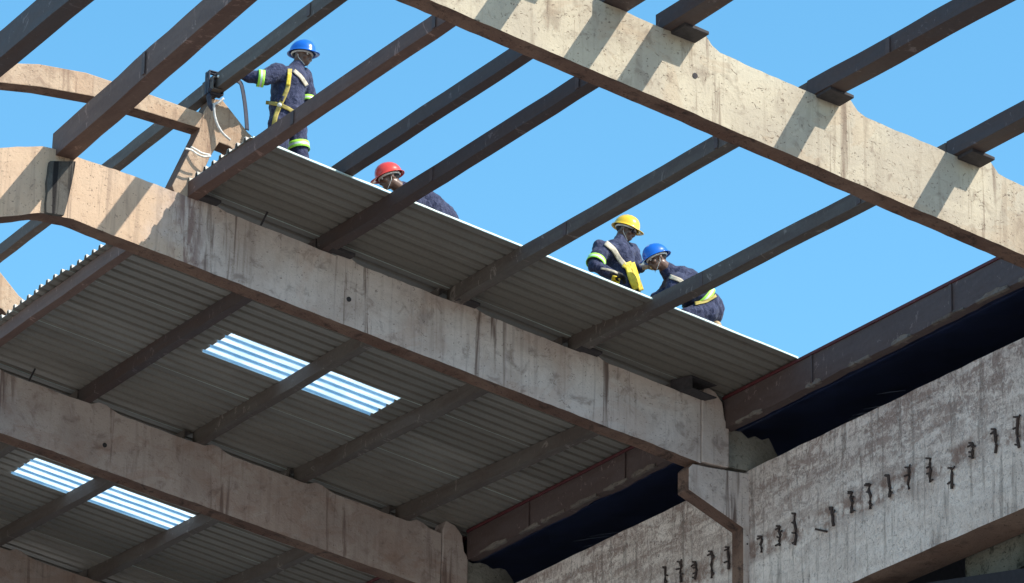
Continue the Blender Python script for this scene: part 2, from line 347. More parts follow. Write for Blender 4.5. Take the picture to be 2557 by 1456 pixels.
# ------------------------------------------------------------------ concrete frames
FLAB = ['concrete roof frame nearest the viewer, above the top of the view',
        'sunlit cream concrete rafter crossed by slanting purlin shadows, nearest of the frames',
        'long grey concrete rafter with a crooked ridge, carrying the strip of sheeting under the workers',
        'brownish shaded concrete rafter between the two pairs of skylights',
        'dusty brown rafter end showing in the bottom left corner',
        'farthest concrete frame, hidden under the finished roof']
_p = lambda x, y: (at(x, y, FY[2]).x, at(x, y, FY[2]).z)
LEG = [(16.97,18.44),(17.05,18.60),(17.17,18.61),(17.28,18.51),(17.46,18.34),(17.72,18.19),(18.05,18.02),(18.05,17.70),(17.72,17.80),(17.45,18.00),_p(576,366),_p(548,355),_p(525,393),_p(497,455),_p(490,500),_p(440,492),_p(430,463),_p(498,327)]
def frame(k):
    Y = FY[k]; rnd = random.Random(100+k)
    root = thing('concrete_frame', (23.45, Y+TW/2, 0), FLAB[k], 'roof frame', 'concrete roof frames across the hall')
    mat = M_conc[min(k, 4)]
    mb = MB(); xs = []; x = 8.0
    while x < 22.68: xs.append(x); x += .085
    xs.append(22.69)
    def top(x):
        z = ztop(x)
        for s in SEAT[k]:
            d = x-s
            hb, he = (.13, .24) if k <= 1 else (.05, .12)
            if 0 <= d < he: z += hb
            elif he <= d < he+.15: z += hb*(1-(d-he)/.15)**1.5
        return z
    A = []
    for i, x in enumerate(xs):
        jt = (noise.noise(Vector((x*2.3, k*7, 1)))*.006 + rnd.uniform(-.004, .004)); jb = noise.noise(Vector((x*1.7, k*7, 9)))*.008 + rnd.uniform(-.003, .003)
        t, bt = top(x)+jt, zbot(x)+jb
        A.append([mb.add((x, Y, bt)), mb.add((x, Y, bt+.33*(t-bt))), mb.add((x, Y, t)), mb.add((x, Y+TW, t)), mb.add((x, Y+TW, bt)),
                  mb.add((x, Y+TW*.62, bt+.012)), mb.add((x, Y+TW*.35, bt+.012))])
    for i in range(len(A)-1):
        a, c = A[i], A[i+1]
        ridge = 1 if (k >= 1 and xs[i] < 16.55) else 0
        fm = 0
        mb.face((a[0], c[0], c[1], a[1]), fm); mb.face((a[1], c[1], c[2], a[2]), fm); mb.face((a[2], c[2], c[3], a[3]), fm)
        mb.face((a[3], c[3], c[4], a[4]), fm)
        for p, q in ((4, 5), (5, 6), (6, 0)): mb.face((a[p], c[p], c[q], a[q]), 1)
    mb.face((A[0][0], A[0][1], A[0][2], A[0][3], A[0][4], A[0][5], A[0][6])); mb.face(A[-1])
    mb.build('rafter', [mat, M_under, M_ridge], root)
    # joint block at the eave end, then the rough mortar fill up to the wall top
    e = MB(); e.prism([(22.70, 16.02), (23.03, 16.02), (23.03, 16.46), (22.98, 16.52), (22.95, 16.70), (22.86, 16.80), (22.74, 16.84), (22.70, 16.72)], Y-.012, Y+TW+.01)
    e.build('end_block', M_conc[min(k, 4)] if k != 2 else M_conc[2], root, bevel=.012)
    pts = [(23.035, 16.045)]
    for i in range(9):
        xx = 23.035+i*.085; pts.append((xx, 16.43 + rnd.uniform(-.035, .03) - (.20*max(0, i-6)/2)))
    pts.append((23.82, 16.10)); pts.append((23.80, 16.058))
    e = MB(); e.prism(pts[::-1], Y+.03, Y+TW+.12); e.build('mortar_fill', M_mortar, root, bevel=.01)
    # column with its slanted bracket under the rafter end
    c = MB(); c.prism([(22.60, 15.985), (22.55, 15.93), (22.55, 15.70), (23.205, 15.42), (23.205, 0), (23.66, 0), (23.66, 16.0), (23.27, 16.012), (22.8, 15.985)], Y+.002, Y+TW-.002, 0, 1)
    cb = c.build('column', [M_conc[min(k, 4)], M_under], root, bevel=.012)
    c = MB(); c.prism([(8.2, 0), (8.2, 17.0), (7.75, 17.0), (7.75, 0)], Y+.002, Y+TW-.002); c.build('column', M_conc[min(k, 4)], root, bevel=.012)
    # ridge monitor: arch, leaning leg and gusset arm that carries the raised purlin
    if k >= 1:
        L = 2*15.72
        tp = [(14.83,18.41),(15.23,18.50),(15.72,18.535),(16.29,18.49),(16.76,18.44),(16.98,18.42)]; bt = [(17.0,18.24),(16.94,18.26),(16.38,18.29),(15.81,18.31),(15.25,18.27),(14.84,18.21)]
        lt = [(L-x, z) for x, z in [(16.98,18.30),(17.15,18.20)]][::-1]; lb = [(L-17.12, 18.0), (L-16.9, 18.10)][::-1]
        a = MB(); a.prism(tp+bt+lb+lt, Y+.01, Y+TW-.01, 0, 1); a.build('ridge_arch', [M_ridge, M_under], root, bevel=.008)
        a = MB(); a.prism(LEG, Y+.005, Y+TW-.005, 0, 1); a.build('ridge_leg', [M_ridge, M_under], root, bevel=.01)
        a = MB(); a.prism([(L-x, z-.25*(1 if z > 18 else 0)) for x, z in [(16.95,18.42),(17.15,18.40),(17.20,18.0),(17.16,17.2),(16.9,17.2),(16.95,18.1)]], Y+.005, Y+TW-.005); a.build('ridge_leg', M_ridge, root, bevel=.01)
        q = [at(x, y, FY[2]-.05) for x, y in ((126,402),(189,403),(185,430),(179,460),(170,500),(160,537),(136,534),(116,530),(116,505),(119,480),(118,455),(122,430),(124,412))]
        a = MB(); a.prism([(p.x, p.z) for p in q], Y-.05, Y-.002); a.build('crown_rib', M_grime_shade, root)
    # threaded tie bars standing out of the rafter top, and the bolt hole with its stain
    for bx in ((17.62,) if k in (2, 3) else ()):
        t = MB(); t.tube([(bx, Y-.03, ztop(bx)-.01), (bx+.05, Y-.06, ztop(bx)+.13)], .010); t.build('tie_bar', M_dark, root)
    hx = {1: 18.62, 2: 18.62, 3: 18.55}.get(k)
    if hx:
        t = MB(); zc = (ztop(hx)+zb(hx))/2 + (.02 if k == 1 else -.06)
        t.tube([(hx, Y-.006, zc), (hx, Y+.05, zc)], .026, n=12); t.build('bolt_hole', M_dark, root)
    # cleats on the near side that widen each purlin seat
    for s in SEAT[k]:
        if k == 0 or k > 2 or s > 22.5: continue
        z = zb(s)+HD; t = MB()
        dz_ = 0 if k == 1 else .03; t.prism([(s-.10, z-.012+dz_), (s+.15, z-.036+dz_), (s+.15, z-.006+dz_), (s-.10, z+.03+dz_)], Y-(.22 if k == 1 else .11), Y-.003)
        t.build('seat_cleat', M_dark, root, bevel=.006)
    return root
for k in range(6): frame(k)

# ------------------------------------------------------------------ purlins
ORD = ['first', 'second', 'third', 'fourth', 'fifth', 'sixth', 'seventh', 'eighth', 'ninth', 'tenth', 'eleventh', 'twelfth', 'thirteenth', 'fourteenth', 'fifteenth',
       'sixteenth', 'seventeenth', 'eighteenth', 'nineteenth', 'twentieth', 'twenty-first', 'twenty-second', 'twenty-third', 'twenty-fourth']
def purlin(xa, ya, xb, yb, za, zb_, w, h, mat, label, group, bow=0, seed=0, slope=TS, name='roof_purlin', bowz=0):
    # C-section, web on the uphill side; (x,z) is its lower right corner
    n = 16; mb = MB(); T = .007
    prof = [(-w, 0), (0, 0), (0, T*1.5), (-w+T, T*1.5), (-w+T, h-T*1.5), (0, h-T*1.5), (0, h), (-w, h)]
    rings = []
    for i in range(n+1):
        t = i/n; y = ya+(yb-ya)*t; s = math.sin(math.pi*t)
        x = xa+(xb-xa)*t + bow*s + noise.noise(Vector((seed*3.1, y*.9, 0)))*.012
        z = za+(zb_-za)*t + bowz*s + noise.noise(Vector((seed*3.1, y*.8, 5)))*.010
        jj = [noise.noise(Vector((seed, y*2.3, j*1.7)))*.006 for j in range(8)]
        rings.append([mb.add((x+p[0]+jj[j], y, z+p[1]-slope*p[0]+jj[(j+3) % 8])) for j, p in enumerate(prof)])
    for i in range(n):
        for j in range(8): mb.face((rings[i][j], rings[i][(j+1) % 8], rings[i+1][(j+1) % 8], rings[i+1][j]))
    mb.face(rings[0]); mb.face(rings[-1][::-1])
    o = mb.build(name, mat, origin=(xa, ya, za)); tag(o, label, 'purlin', group); return o
def zp(x): return zb(x)+HD+.004
BN = {0: 'in the open bay nearest the viewer, running off the upper right of the picture',
      1: 'in the open bay in front of the workers', 2: 'under the finished sheeting of the first skylight bay',
      3: 'under the sheeting of the lower left skylight bay', 4: 'in the hidden farthest bay'}
BG = {0: 'purlins of the nearest bay', 1: 'purlins across the open bay', 2: 'purlins of the first sheeted bay', 3: 'purlins of the second sheeted bay', 4: 'purlins of the farthest bay'}
for bay, L in BAY.items():
    for i, (xa, xb) in enumerate(L):
        mat = {0: M_pur, 1: [M_purb, M_pur, M_purg, M_purg][i] if bay == 1 else M_pur, 2: M_purg if i != 1 else M_pur, 3: M_purg, 4: M_purg}[bay]
        if bay == 2 and i == 0: mat = M_purb
        kk = dict(bow=0, bowz=0)
        if bay == 1 and i == 3: kk = dict(bow=.11, bowz=.05)
        w, h = (.11, .15)
        if bay in (2, 3): w = .09
        if bay == 0: w, h = .17, .16
        lab = {0: 'dark steel purlin, %s down from the ridge, %s', 1: 'rusty steel purlin, %s down from the ridge, %s', 2: 'steel purlin, %s down from the ridge, %s',
               3: 'grey purlin, %s down from the ridge, %s', 4: 'steel purlin, %s down from the ridge, %s'}[bay] % (ORD[i], BN[bay])
        if len(lab.split()) > 16: lab = ' '.join(lab.replace('steel ', '').replace('running off the upper right of the picture', 'upper right').replace(' down from the ridge', ' from ridge').split()[:16])
        purlin(xa, FY[bay]+TW*.5+.004, xb, FY[bay+1]+TW*.5-.004, zp(xa)+.002*(i % 2), zp(xb)+.002*(i % 2), w, h, mat, lab, BG[bay], seed=bay*10+i, **kk)
# loose purlin lying higher up, dipping behind the sheet edge
purlin(17.79, FY[1]-.15, 18.0, 34.6, zp(17.79), zp(18.0)+.255, .10, .15, M_pur, 'loose extra purlin that passes above the sheet edge left of the red helmet', 'loose purlins', seed=55)
# stub left behind the middle rafter where the lowest purlin is missing
purlin(22.78, FY[2]-.16, 22.7, FY[2]+TW*.5, zp(22.78), zp(22.7), .30, .14, M_dark, 'short dark purlin stub on the grey rafter beside the eave beam', 'loose purlins', seed=56)
# ridge purlin (heavy box of two channels) and the one on the far slope
RB = 17.62
purlin(15.34, FY[1]+.1, 15.645, FY[2]+TW*.5, 17.62, 17.615, .19, .26, M_purb, 'heavy brown ridge beam running up from the crooked top of the grey rafter', 'ridge beams', seed=60, slope=0, name='ridge_beam')
purlin(13.94, FY[1]-2, 13.97, FY[2]+TW*.5, 17.27, 17.27, .18, .27, M_pur, 'dark heavy purlin crossing the top left corner', 'ridge beams', seed=61, slope=0, name='ridge_beam')
purlin(17.08, FY[1]+.05, 17.11, FY[2]+.11, 18.64, 18.625, .11, .16, M_purg, 'raised grey-brown purlin the standing worker rests his hand on', 'raised monitor purlins', seed=62, slope=0)
purlin(17.06, FY[2]-.2, 17.18, FY[3]+.15, 18.60, 18.60, .10, .13, M_purg, 'raised purlin passing behind the ridge of the grey rafter', 'raised monitor purlins', seed=63, slope=0)

for o_, y_, L_ in [(o, y, o.location) for o in bpy.data.objects if o.name.startswith(('ridge_beam', 'roof_purlin')) and o.get('group') in ('ridge beams', 'purlins across the open bay', 'purlins of the nearest bay', 'raised monitor purlins') for y in ((29.4, 31.9) if o.location.y < 29 and o.location.y > 25 else (31.0,) if o.location.y > 29 else (25.6, 26.9))]:
    me = o_.data; vs = [v.co for v in me.vertices]; d = y_-L_.y
    near_ = sorted(vs, key=lambda v: abs(v.y-d))[:8]
    if abs(near_[0].y-d) > .6: continue
    x_ = min(v.x for v in near_); z0_ = min(v.z for v in near_); z1_ = max(v.z for v in near_)
    m_ = MB(); m_.box((L_.x+x_-.010, y_, L_.z+z0_+.022), (L_.x+x_-.001, y_+.055, L_.z+z1_-.018)); m_.build('splice_plate', M_eave, o_)
# ------------------------------------------------------------------ eave channels, side wall, soffit
def eave(ya, yb, label, dx=0):
    root = thing('eave_beam', (22.985, (ya+yb)/2, 16.43), label, 'eave beam', 'channel beams along the eave')
    X = 22.985+dx; n = 40; mb = MB(); rr = random.Random(int(ya*10)); low = []
    for i in range(n+1):
        y = ya+(yb-ya)*i/n; zbm = 16.435+.02*noise.noise(Vector((y*1.9, 3, 1)))-.012*rr.random()
        low.append([mb.add((X, y, zbm)), mb.add((X, y, 16.742)), mb.add((X+.012, y, 16.742)), mb.add((X+.012, y, zbm)), mb.add((X+.10, y, zbm+.006)), mb.add((X+.10, y, zbm-.006))])
    for i in range(n):
        a, c = low[i], low[i+1]
        for p, q in ((0,1),(1,2),(2,3),(3,4),(4,5),(5,0)): mb.face((a[p], c[p], c[q], a[q]))
    mb.build('web', M_eave, root)
    mb = MB(); mb.box((X-.014, ya, 16.745), (X+.11, yb, 16.776)); mb.build('flange', M_red, root, bevel=.004)
    for j, t in enumerate((.34, .73)):
        y = ya+(yb-ya)*t; mb = MB(); mb.box((X-.02, y, 16.45), (X-.003, y+.035, 16.735)); mb.build('splice_plate', M_eave, root, bevel=.004)
        mb = MB(); mb.box((X-.006, y+.036, 16.44), (X-.001, y+.05, 16.738)); mb.build('joint_line', M_dark, root)
    for t in (.05, .2, .33, .47, .55, .7, .86):      # mortar slops along the lower edge
        y = ya+(yb-ya)*(t+rr.uniform(-.04, .04)); L = rr.uniform(.25, .6); mb = MB(); pts = []
        m_ = 7
        for i in range(m_): pts.append((y+L*i/(m_-1), 16.445+rr.uniform(.0, .035)*math.sin(math.pi*(i+.3)/m_)))
        for i in range(m_)[::-1]: pts.append((y+L*i/(m_-1), 16.435-rr.uniform(.002, .02)))
        a = [mb.add((X-.006-rr.uniform(0, .006), p[0], p[1])) for p in pts]; b_ = [mb.add((X+.03, p[0], p[1])) for p in pts]
        mb.face(a); mb.face(b_[::-1])
        for i in range(len(pts)): j2 = (i+1) % len(pts); mb.face((a[i], a[j2], b_[j2], b_[i]))
        mb.build('mortar_smear', M_smear, root)
    return root
eave(FY[1]+TW+.003, FY[2]+.03, 'deep brown eave channel with a red top flange, in the open bay at right')
eave(FY[2]+TW+.003, FY[3]-.003, 'shaded eave channel with red top flange under the sheeting, bottom centre', .03)
eave(FY[3]+TW+.003, FY[4]-.003, 'eave channel behind the brownish rafter, out of view at the bottom', .05)
eave(FY[0]+TW+.003, FY[1]-.003, 'eave channel right of the cream rafter, out of view')

wall = thing('side_wall', (23.5, 38, 0), 'stained concrete wall beam with a row of rusted bars, lower right', 'wall')
mb = MB(); ny, nz = 190, 14; X0 = 23.276; Yw0, Yw1, Zw0, Zw1 = 20.0, 56.0, 14.40, 16.045
G = []
for i in range(ny+1):
    row = []
    for j in range(nz+1):
        y = Yw0+(Yw1-Yw0)*i/ny; z = Zw0+(Zw1-Zw0)*j/nz
        d = .010*noise.noise(Vector((y*3, z*4, 2)))+.006*noise.noise(Vector((y*9, z*11, 4)))
        if j in (0, nz): z += .012*noise.noise(Vector((y*3.1, j, 7)))
        row.append(mb.add((X0+d, y, z)))
    G.append(row)
for i in range(ny):
    for j in range(nz): mb.face((G[i][j], G[i+1][j], G[i+1][j+1], G[i][j+1]))
bk = [(mb.add((X0+.44, Yw0+(Yw1-Yw0)*i/ny, Zw0)), mb.add((X0+.44, Yw0+(Yw1-Yw0)*i/ny, Zw1-.03))) for i in range(ny+1)]
for i in range(ny):
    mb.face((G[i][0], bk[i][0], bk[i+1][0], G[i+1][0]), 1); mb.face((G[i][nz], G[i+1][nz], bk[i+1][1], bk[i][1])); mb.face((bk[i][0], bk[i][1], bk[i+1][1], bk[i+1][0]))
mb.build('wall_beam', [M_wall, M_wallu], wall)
RB_ = [(85,1430),(185,1380),(290,1370),(400,1330),(515,1285),(630,1230),(740,1190),(868,1130),(975,1085),(1232,1000),(1362,900),(1485,860),(1620,790),(1755,735),(1900,680),(2052,735),(2195,545),(2350,480),(2505,420)]
rr = random.Random(5)
for cx_, cy_ in RB_:
    p = atX((2469+cx_*.5495)*.6609, (1403+cy_*.5495)*.6609, X0-.012); z = p.z; y = p.y
    hl = rr.uniform(.075, .165); mb = MB(); X = X0-.012
    if cx_ in (1232, 1362): hl *= .7
    path = [(X, y+rr.uniform(-.017, .017), z+hl*(1-2*t)+.0) for t in (0, .25, .5, .75, 1)]
    mb.tube(path, .0155, n=6)
    for t in (-.8, -.25, .35, .85):
        if rr.random() < .75:
            s = rr.choice((-1, 1)); mb.tube([(X, y, z+hl*t), (X-.012, y+s*rr.uniform(.03, .065), z+hl*t+rr.uniform(-.02, .03))], .010, n=5)
    mb.tube([(X, y, z+hl), (X-.01, y+.045, z+hl+.012)], .010, n=5)
    o = mb.build('exposed_rebar', M_rebar, wall)
p = atX((2469+1155*.5495)*.6609, (1403+1095*.5495)*.6609, X0-.01)
mb = MB(); mb.tube([(p.x, p.y-.09, p.z-.035), (p.x-.02, p.y+.07, p.z+.03)], .012, n=6); mb.build('exposed_rebar', M_rebar, wall)

sf = MB(); nn = 60
rows = []
for i in range(nn+1):
    y = 20+(56-20)*i/nn
    rows.append([sf.add((x, y, 16.47+.20*(x-23.03)+.03*noise.noise(Vector((x*3, y*.9, 0))))) for x in (23.09, 23.4, 23.8, 24.3, 24.9, 25.6)])
for i in range(nn):
    for j in range(5): sf.face((rows[i][j], rows[i+1][j], rows[i+1][j+1], rows[i][j+1]))
sf.box((23.172, 20, 16.46), (23.180, 56, 16.752))
o = sf.build('gutter_sheeting', M_navy, origin=(24, 38, 16.4)); tag(o, 'dark navy sheeting over the gutter between eave beam and wall top', 'sheeting')
so_ = o.modifiers.new('thick', 'SOLIDIFY'); so_.thickness = .02; so_.offset = 1
def soff(x, y):
    d = ray(x, y); k = (16.455-.20*23.03-CAM.z)/(d.z-.20*d.x); return CAM+d*k
M_crease = plain('pale_crease', (.10,.12,.17), .5)
for (x0, y0, x1, y1) in ((2155,1022,2240,1010),(2120,1046,2215,1030),(2100,1060,2200,1043),(2128,1038,2180,1029),(2190,985,2262,975),(1455,1366,1545,1348),(1440,1380,1520,1362),(1432,1352,1530,1338),(1470,1340,1560,1328)):
    p, q = soff(x0, y0), soff(x1, y1); m_ = MB(); m_.tube([p, p.lerp(q, .5)+Vector((0,0,.006)), q], .007, n=5, scl=[.3, 1, .3]); m_.build('crease', M_crease, o)
lw = MB(); lw.box((25.6, 20, 0), (25.9, 56, 17.0)); o = lw.build('void_backing_wall', M_black, origin=(25.7, 38, 0)); tag(o, 'added outer wall, coloured black to read as the dark void below the wall beam', 'wall')  # added wall, blackened to stand for the unlit space behind the beam
q0 = at(2405, 1362, 30.0)
bb = MB(); rr = random.Random(3); pts = []
ya, yb = 27.0, atX(2412, 1385, X0+.47).y
for i in range(13): pts.append((ya+(yb-ya)*i/12, 14.52+rr.uniform(-.01, .01)))
for i in range(13)[::-1]: pts.append((ya+(yb-ya)*i/12, 14.10+rr.uniform(-.035, .035)))
a = [bb.add((X0+.46, p[0], p[1])) for p in pts]; b_ = [bb.add((X0+.8, p[0], p[1])) for p in pts]
bb.face(a); bb.face(b_[::-1])
for i in range(len(pts)): j = (i+1) % len(pts); bb.face((a[i], a[j], b_[j], b_[i]))
o = bb.build('broken_lintel', concrete('lintel_rough', (.16,.155,.13), (.03,.03,.025), (.10,.10,.08), .2, .9, bmp=1.0, blotch=1.0), origin=(X0+.6, yb, 14.1)); tag(o, 'rough broken concrete lintel behind the wall beam, bottom right corner', 'lintel')
pA, pB = atX(2290, 1459, X0+.44), atX(2557, 1419, X0+.44)
# added black strip standing for the dark interior just below the wall beam
bb = MB(); dA = (pA-CAM), (pB-CAM)
pA2, pB2 = CAM+dA[0]*.985, CAM+dA[1]*.985
e0 = pA2 + (pA2-pB2)*2.0; e1 = pB2 + (pB2-pA2)*2.0
i0 = [bb.add(p) for p in (e0, e1, e1-Vector((0,0,.5)), e0-Vector((0,0,.5)))]
off = Vector((.12, .05, 0)); i1 = [bb.add(Vector(bb.v[i])+off) for i in i0]
bb.face(i0); bb.face(i1[::-1])
for i in range(4): bb.face((i0[i], i0[(i+1) % 4], i1[(i+1) % 4], i1[i]))
o = bb.build('dark_void_strip', M_black, origin=pA2); tag(o, 'added black strip standing for the dark interior below the wall beam, bottom right', 'void strip')

# ------------------------------------------------------------------ corrugated roof sheets
COV = .655; PIT = COV/4
def zs(x): return zb(x)+HD+PH_+.010
def sheet(y0, x0, x1, mat, name, lift=0, endmat=True, yskew=0):
    mb = MB(); prof = []
    for r in range(4):
        b0 = r*PIT
        for d, z in ((0, 0), (.090, 0), (.102, .040), (.140, .040), (.152, 0)): prof.append((b0+d, z))
    prof.append((4*PIT+.0, 0)); prof.append((4*PIT+.016, .004))
    n = 14; rings = []
    for i in range(n+1):
        x = x0+(x1-x0)*i/n
        sag = .006*noise.noise(Vector((x*1.3, y0, 2)))
        rings.append([mb.add((x, y0+p[0], zs(x)+p[1]+lift+sag)) for p in prof])
    for i in range(n):
        for j in range(len(prof)-1): mb.face((rings[i][j], rings[i+1][j], rings[i+1][j+1], rings[i][j+1]))
    o = mb.build(name, mat, origin=(x0, y0, zs(x0)))
    s = o.modifiers.new('gauge', 'SOLIDIFY'); s.thickness = .006; s.offset = 1
    if name == 'roof_sheet' and mat is M_sheet:
        o.data.materials.append(M_edge); s.material_offset_rim = 1
    return o
rs = random.Random(11); n_s = 23
for i in range(n_s):
    y0 = 32.70+COV*i; near = i < 2
    xl = 16.84 if i < 2 else 16.88
    xl += rs.uniform(-.035, .035)
    gl = 'grey corrugated roof sheets'
    if i in (6, 13):
        nm = 'upper left' if i == 6 else 'lower left'
        which = 'middle of the roof' if i == 6 else 'lower left of the picture'
        a = sheet(y0, xl, 18.74, M_sheet, 'roof_sheet', .0); tag(a, 'short grey roof sheet uphill of the skylight in the '+which, 'roof sheet', gl)
        s_ = sheet(y0, 18.64, 20.84, M_sky, 'skylight_sheet', .006); tag(s_, 'bright translucent corrugated skylight in the '+which, 'skylight', 'translucent skylight sheets')
        a = sheet(y0, 20.74, 23.2, M_sheet, 'roof_sheet', .0); tag(a, 'short grey roof sheet downhill of the skylight in the '+which, 'roof sheet', gl)
    else:
        lab = 'grey corrugated roof sheet, %s counted from the open edge by the workers' % ORD[i]
        if i == 0: lab = 'grey corrugated roof sheet forming the bright open edge in front of the workers'
        a = sheet(y0, xl, 23.2, M_sheet, 'roof_sheet', .004*(i % 2)); tag(a, lab, 'roof sheet', gl)
# bright bent lip along the open edge of the first sheet
o = bpy.data.objects['roof_sheet']; mb = MB(); L_ = []
for i in range(41):
    x = 16.86+(23.0-16.86)*i/40; d = .004*noise.noise(Vector((x*2, 1, 1)))
    L_.append([mb.add((x, 32.690+d, zs(x)-.004)), mb.add((x, 32.690+d, zs(x)+.013+.006*noise.noise(Vector((x*4,2,3))))), mb.add((x, 32.700, zs(x)+.016))])
for i in range(40):
    for j in (0, 1): mb.face((L_[i][j], L_[i+1][j], L_[i+1][j+1], L_[i][j+1]))
mb.build('edge_lip', M_edge, o)

# ------------------------------------------------------------------ people
M_skin = plain('skin', (.13,.068,.045), .38, 0, .15, 30, .1)
M_cov = fabric('navy_coverall', (.012,.018,.058), (.045,.052,.110))
M_glove = plain('dark_glove', (.02,.02,.022), .8); M_pale = plain('pale_glove', (.40,.33,.26), .8)
M_boot = plain('tan_boot', (.42,.30,.16), .7); M_hair = plain('short_hair', (.012,.011,.012), .9)
M_lime = plain('lime_band', (.45,.95,.10), .5, 0, .05); M_silver = plain('silver_band', (.70,.74,.72), .35, .1, .05)
M_hb = plain('blue_helmet', (.01,.13,.55), .28, 0, .06, 8, 0, .5); M_hr = plain('red_helmet', (.72,.055,.03), .28, 0, .06, 8, 0, .5); M_hy = plain('yellow_helmet', (.90,.55,.02), .3, 0, .06, 8, 0, .5)
M_white = plain('white_webbing', (.70,.68,.62), .6); M_strapy = plain('khaki_webbing', (.42,.33,.08), .7); M_strapb = plain('yellow_webbing', (.85,.60,.04), .6)
M_strapt = plain('tan_webbing', (.50,.44,.33), .7); M_web = plain('black_webbing', (.025,.03,.05), .7); M_rope = plain('grey_rope', (.52,.50,.47), .8)
M_eye = plain('eye_white', (.7,.68,.64), .3, 0, .02); M_glass = plain('dark_lens', (.01,.01,.015), .1, 0, 0, 10, 0)

def soften(o, vox, it=3, fac=.6, wrinkle=0):
    r = o.modifiers.new('remesh', 'REMESH'); r.mode = 'VOXEL'; r.voxel_size = vox; r.use_smooth_shade = True
    s = o.modifiers.new('smooth', 'SMOOTH'); s.iterations = it; s.factor = fac
    if wrinkle:
        t = bpy.data.textures.get('folds') or bpy.data.textures.new('folds', 'CLOUDS')
        t.noise_scale = .115; t.noise_depth = 2
        d = o.modifiers.new('folds', 'DISPLACE'); d.texture = t; d.strength = wrinkle; d.mid_level = .5; d.texture_coords = 'GLOBAL'

def ribbon(name, pts, width, mat, parent, target=None, thick=.006, wdir=None, off=.008):
    P = [Vector(p) for p in pts]; Q = []
    for i in range(len(P)-1):
        n = max(2, int((P[i+1]-P[i]).length/.018))
        for k in range(n): Q.append(P[i].lerp(P[i+1], k/n))
    Q.append(P[-1])
    for _ in range(3): Q = [Q[0]]+[(Q[i-1]+Q[i]*2+Q[i+1])/4 for i in range(1, len(Q)-1)]+[Q[-1]]
    caps = SDF[target.name] if target else None
    mb = MB(); rows = []
    for i, p in enumerate(Q):
        t = (Q[min(i+1, len(Q)-1)]-Q[max(i-1, 0)]).normalized(); n = (CAM-p).normalized() if wdir is None else Vector(wdir).normalized()
        sd_ = t.cross(n).normalized()
        row = []
        for j in range(5):
            q = p+sd_*width*(j/4-.5)
            if target:
                tc = (CAM-q).normalized()
                for _ in range(90):
                    if sdf(q, caps) < off: q = q+tc*.004
                    else: break
                for _ in range(110):
                    if sdf(q-tc*.004, caps) > off: q = q-tc*.004
                    else: break
            row.append(mb.add(q))
        rows.append(row)
    for i in range(len(rows)-1):
        for j in range(4): mb.face((rows[i][j], rows[i+1][j], rows[i+1][j+1], rows[i][j+1]))
    o = mb.build(name, mat, parent, smooth=True) if parent else mb.build(name, mat, origin=P[0], smooth=True)
    s = o.modifiers.new('thick', 'SOLIDIFY'); s.thickness = thick; s.offset = 0
    return o

def band(root, a, b, t, r, name='reflective_band', w=.030):
    a = Vector(a); b = Vector(b); d = (b-a).normalized(); q = d.to_track_quat('Z', 'Y').to_matrix(); c = a.lerp(b, t); mb = MB(); n = 20
    ro = []
    for z in (-w*1.05, -w*.35, -w*.30, w*.30, w*.35, w*1.05):
        ro.append([mb.add(c+q @ Vector((r*math.cos(2*math.pi*k/n), r*math.sin(2*math.pi*k/n), z))) for k in range(n)])
    for i in range(5):
        for k in range(n): mb.face((ro[i][k], ro[i][(k+1) % n], ro[i+1][(k+1) % n], ro[i+1][k]), [0, 0, 1, 0, 0][i])
    o = mb.build(name, [M_lime, M_silver], root, smooth=True); s = o.modifiers.new('thick', 'SOLIDIFY'); s.thickness = .004; return o

def helmet(root, c, fw, up, mat, strap=M_white):
    up = up.normalized(); fw = (fw-up*fw.dot(up)).normalized(); sd_ = fw.cross(up).normalized()
    base = c+up*.028-fw*.004; mb = MB(); rows = []; nu = 40
    def P(fi, th):
        a, b_ = math.cos(fi), math.sin(fi)
        rr_ = 1.0
        hx, hy = .136*a*math.sin(th), .112*b_*math.sin(th)
        z = .128*math.cos(th)**.9 if th < math.pi/2 else 0
        if abs(hy) < .012: z += .006*min(1, math.cos(th)*3)
        elif .028 < abs(hy) < .042: z += .004*min(1, math.cos(th)*3)
        return hx, hy, z
    top = mb.add(base+up*.134)
    for i in range(1, 13):
        th = (math.pi/2)*i/12
        rows.append([mb.add(base+fw*P(2*math.pi*k/nu, th)[0]+sd_*P(2*math.pi*k/nu, th)[1]+up*P(2*math.pi*k/nu, th)[2]) for k in range(nu)])
    for ex, dz in ((.006, -.010), (.022, -.016)):
        r_ = []
        for k in range(nu):
            fi = 2*math.pi*k/nu; a, b_ = math.cos(fi), math.sin(fi); pk = (max(0, a)**4)*(.042 if ex > .01 else .01)
            r_.append(mb.add(base+fw*(.136+ex+pk)*a+sd_*(.112+ex*.7)*b_+up*(dz-.012*max(0, a)**3)))
        rows.append(r_)
    for k in range(nu): mb.face((top, rows[0][k], rows[0][(k+1) % nu]))
    for i in range(len(rows)-1):
        for k in range(nu): mb.face((rows[i][k], rows[i+1][k], rows[i+1][(k+1) % nu], rows[i][(k+1) % nu]))
    o = mb.build('hard_hat', mat, root, smooth=True); s = o.modifiers.new('thick', 'SOLIDIFY'); s.thickness = .004
    mb = MB(); ring = []
    for k in range(25):
        fi = 2*math.pi*k/24; ring.append(base+fw*.104*math.cos(fi)+sd_*.090*math.sin(fi)-up*.020)
    mb.tube(ring, .011, n=6)
    for s_ in (-1, 1): mb.tube([base+sd_*s_*.088-up*.02, base+sd_*s_*.082+fw*.02-up*.09, base+sd_*s_*.03+fw*.07-up*.150], .0028, n=5)
    mb.build('head_band', strap, root)
    return o

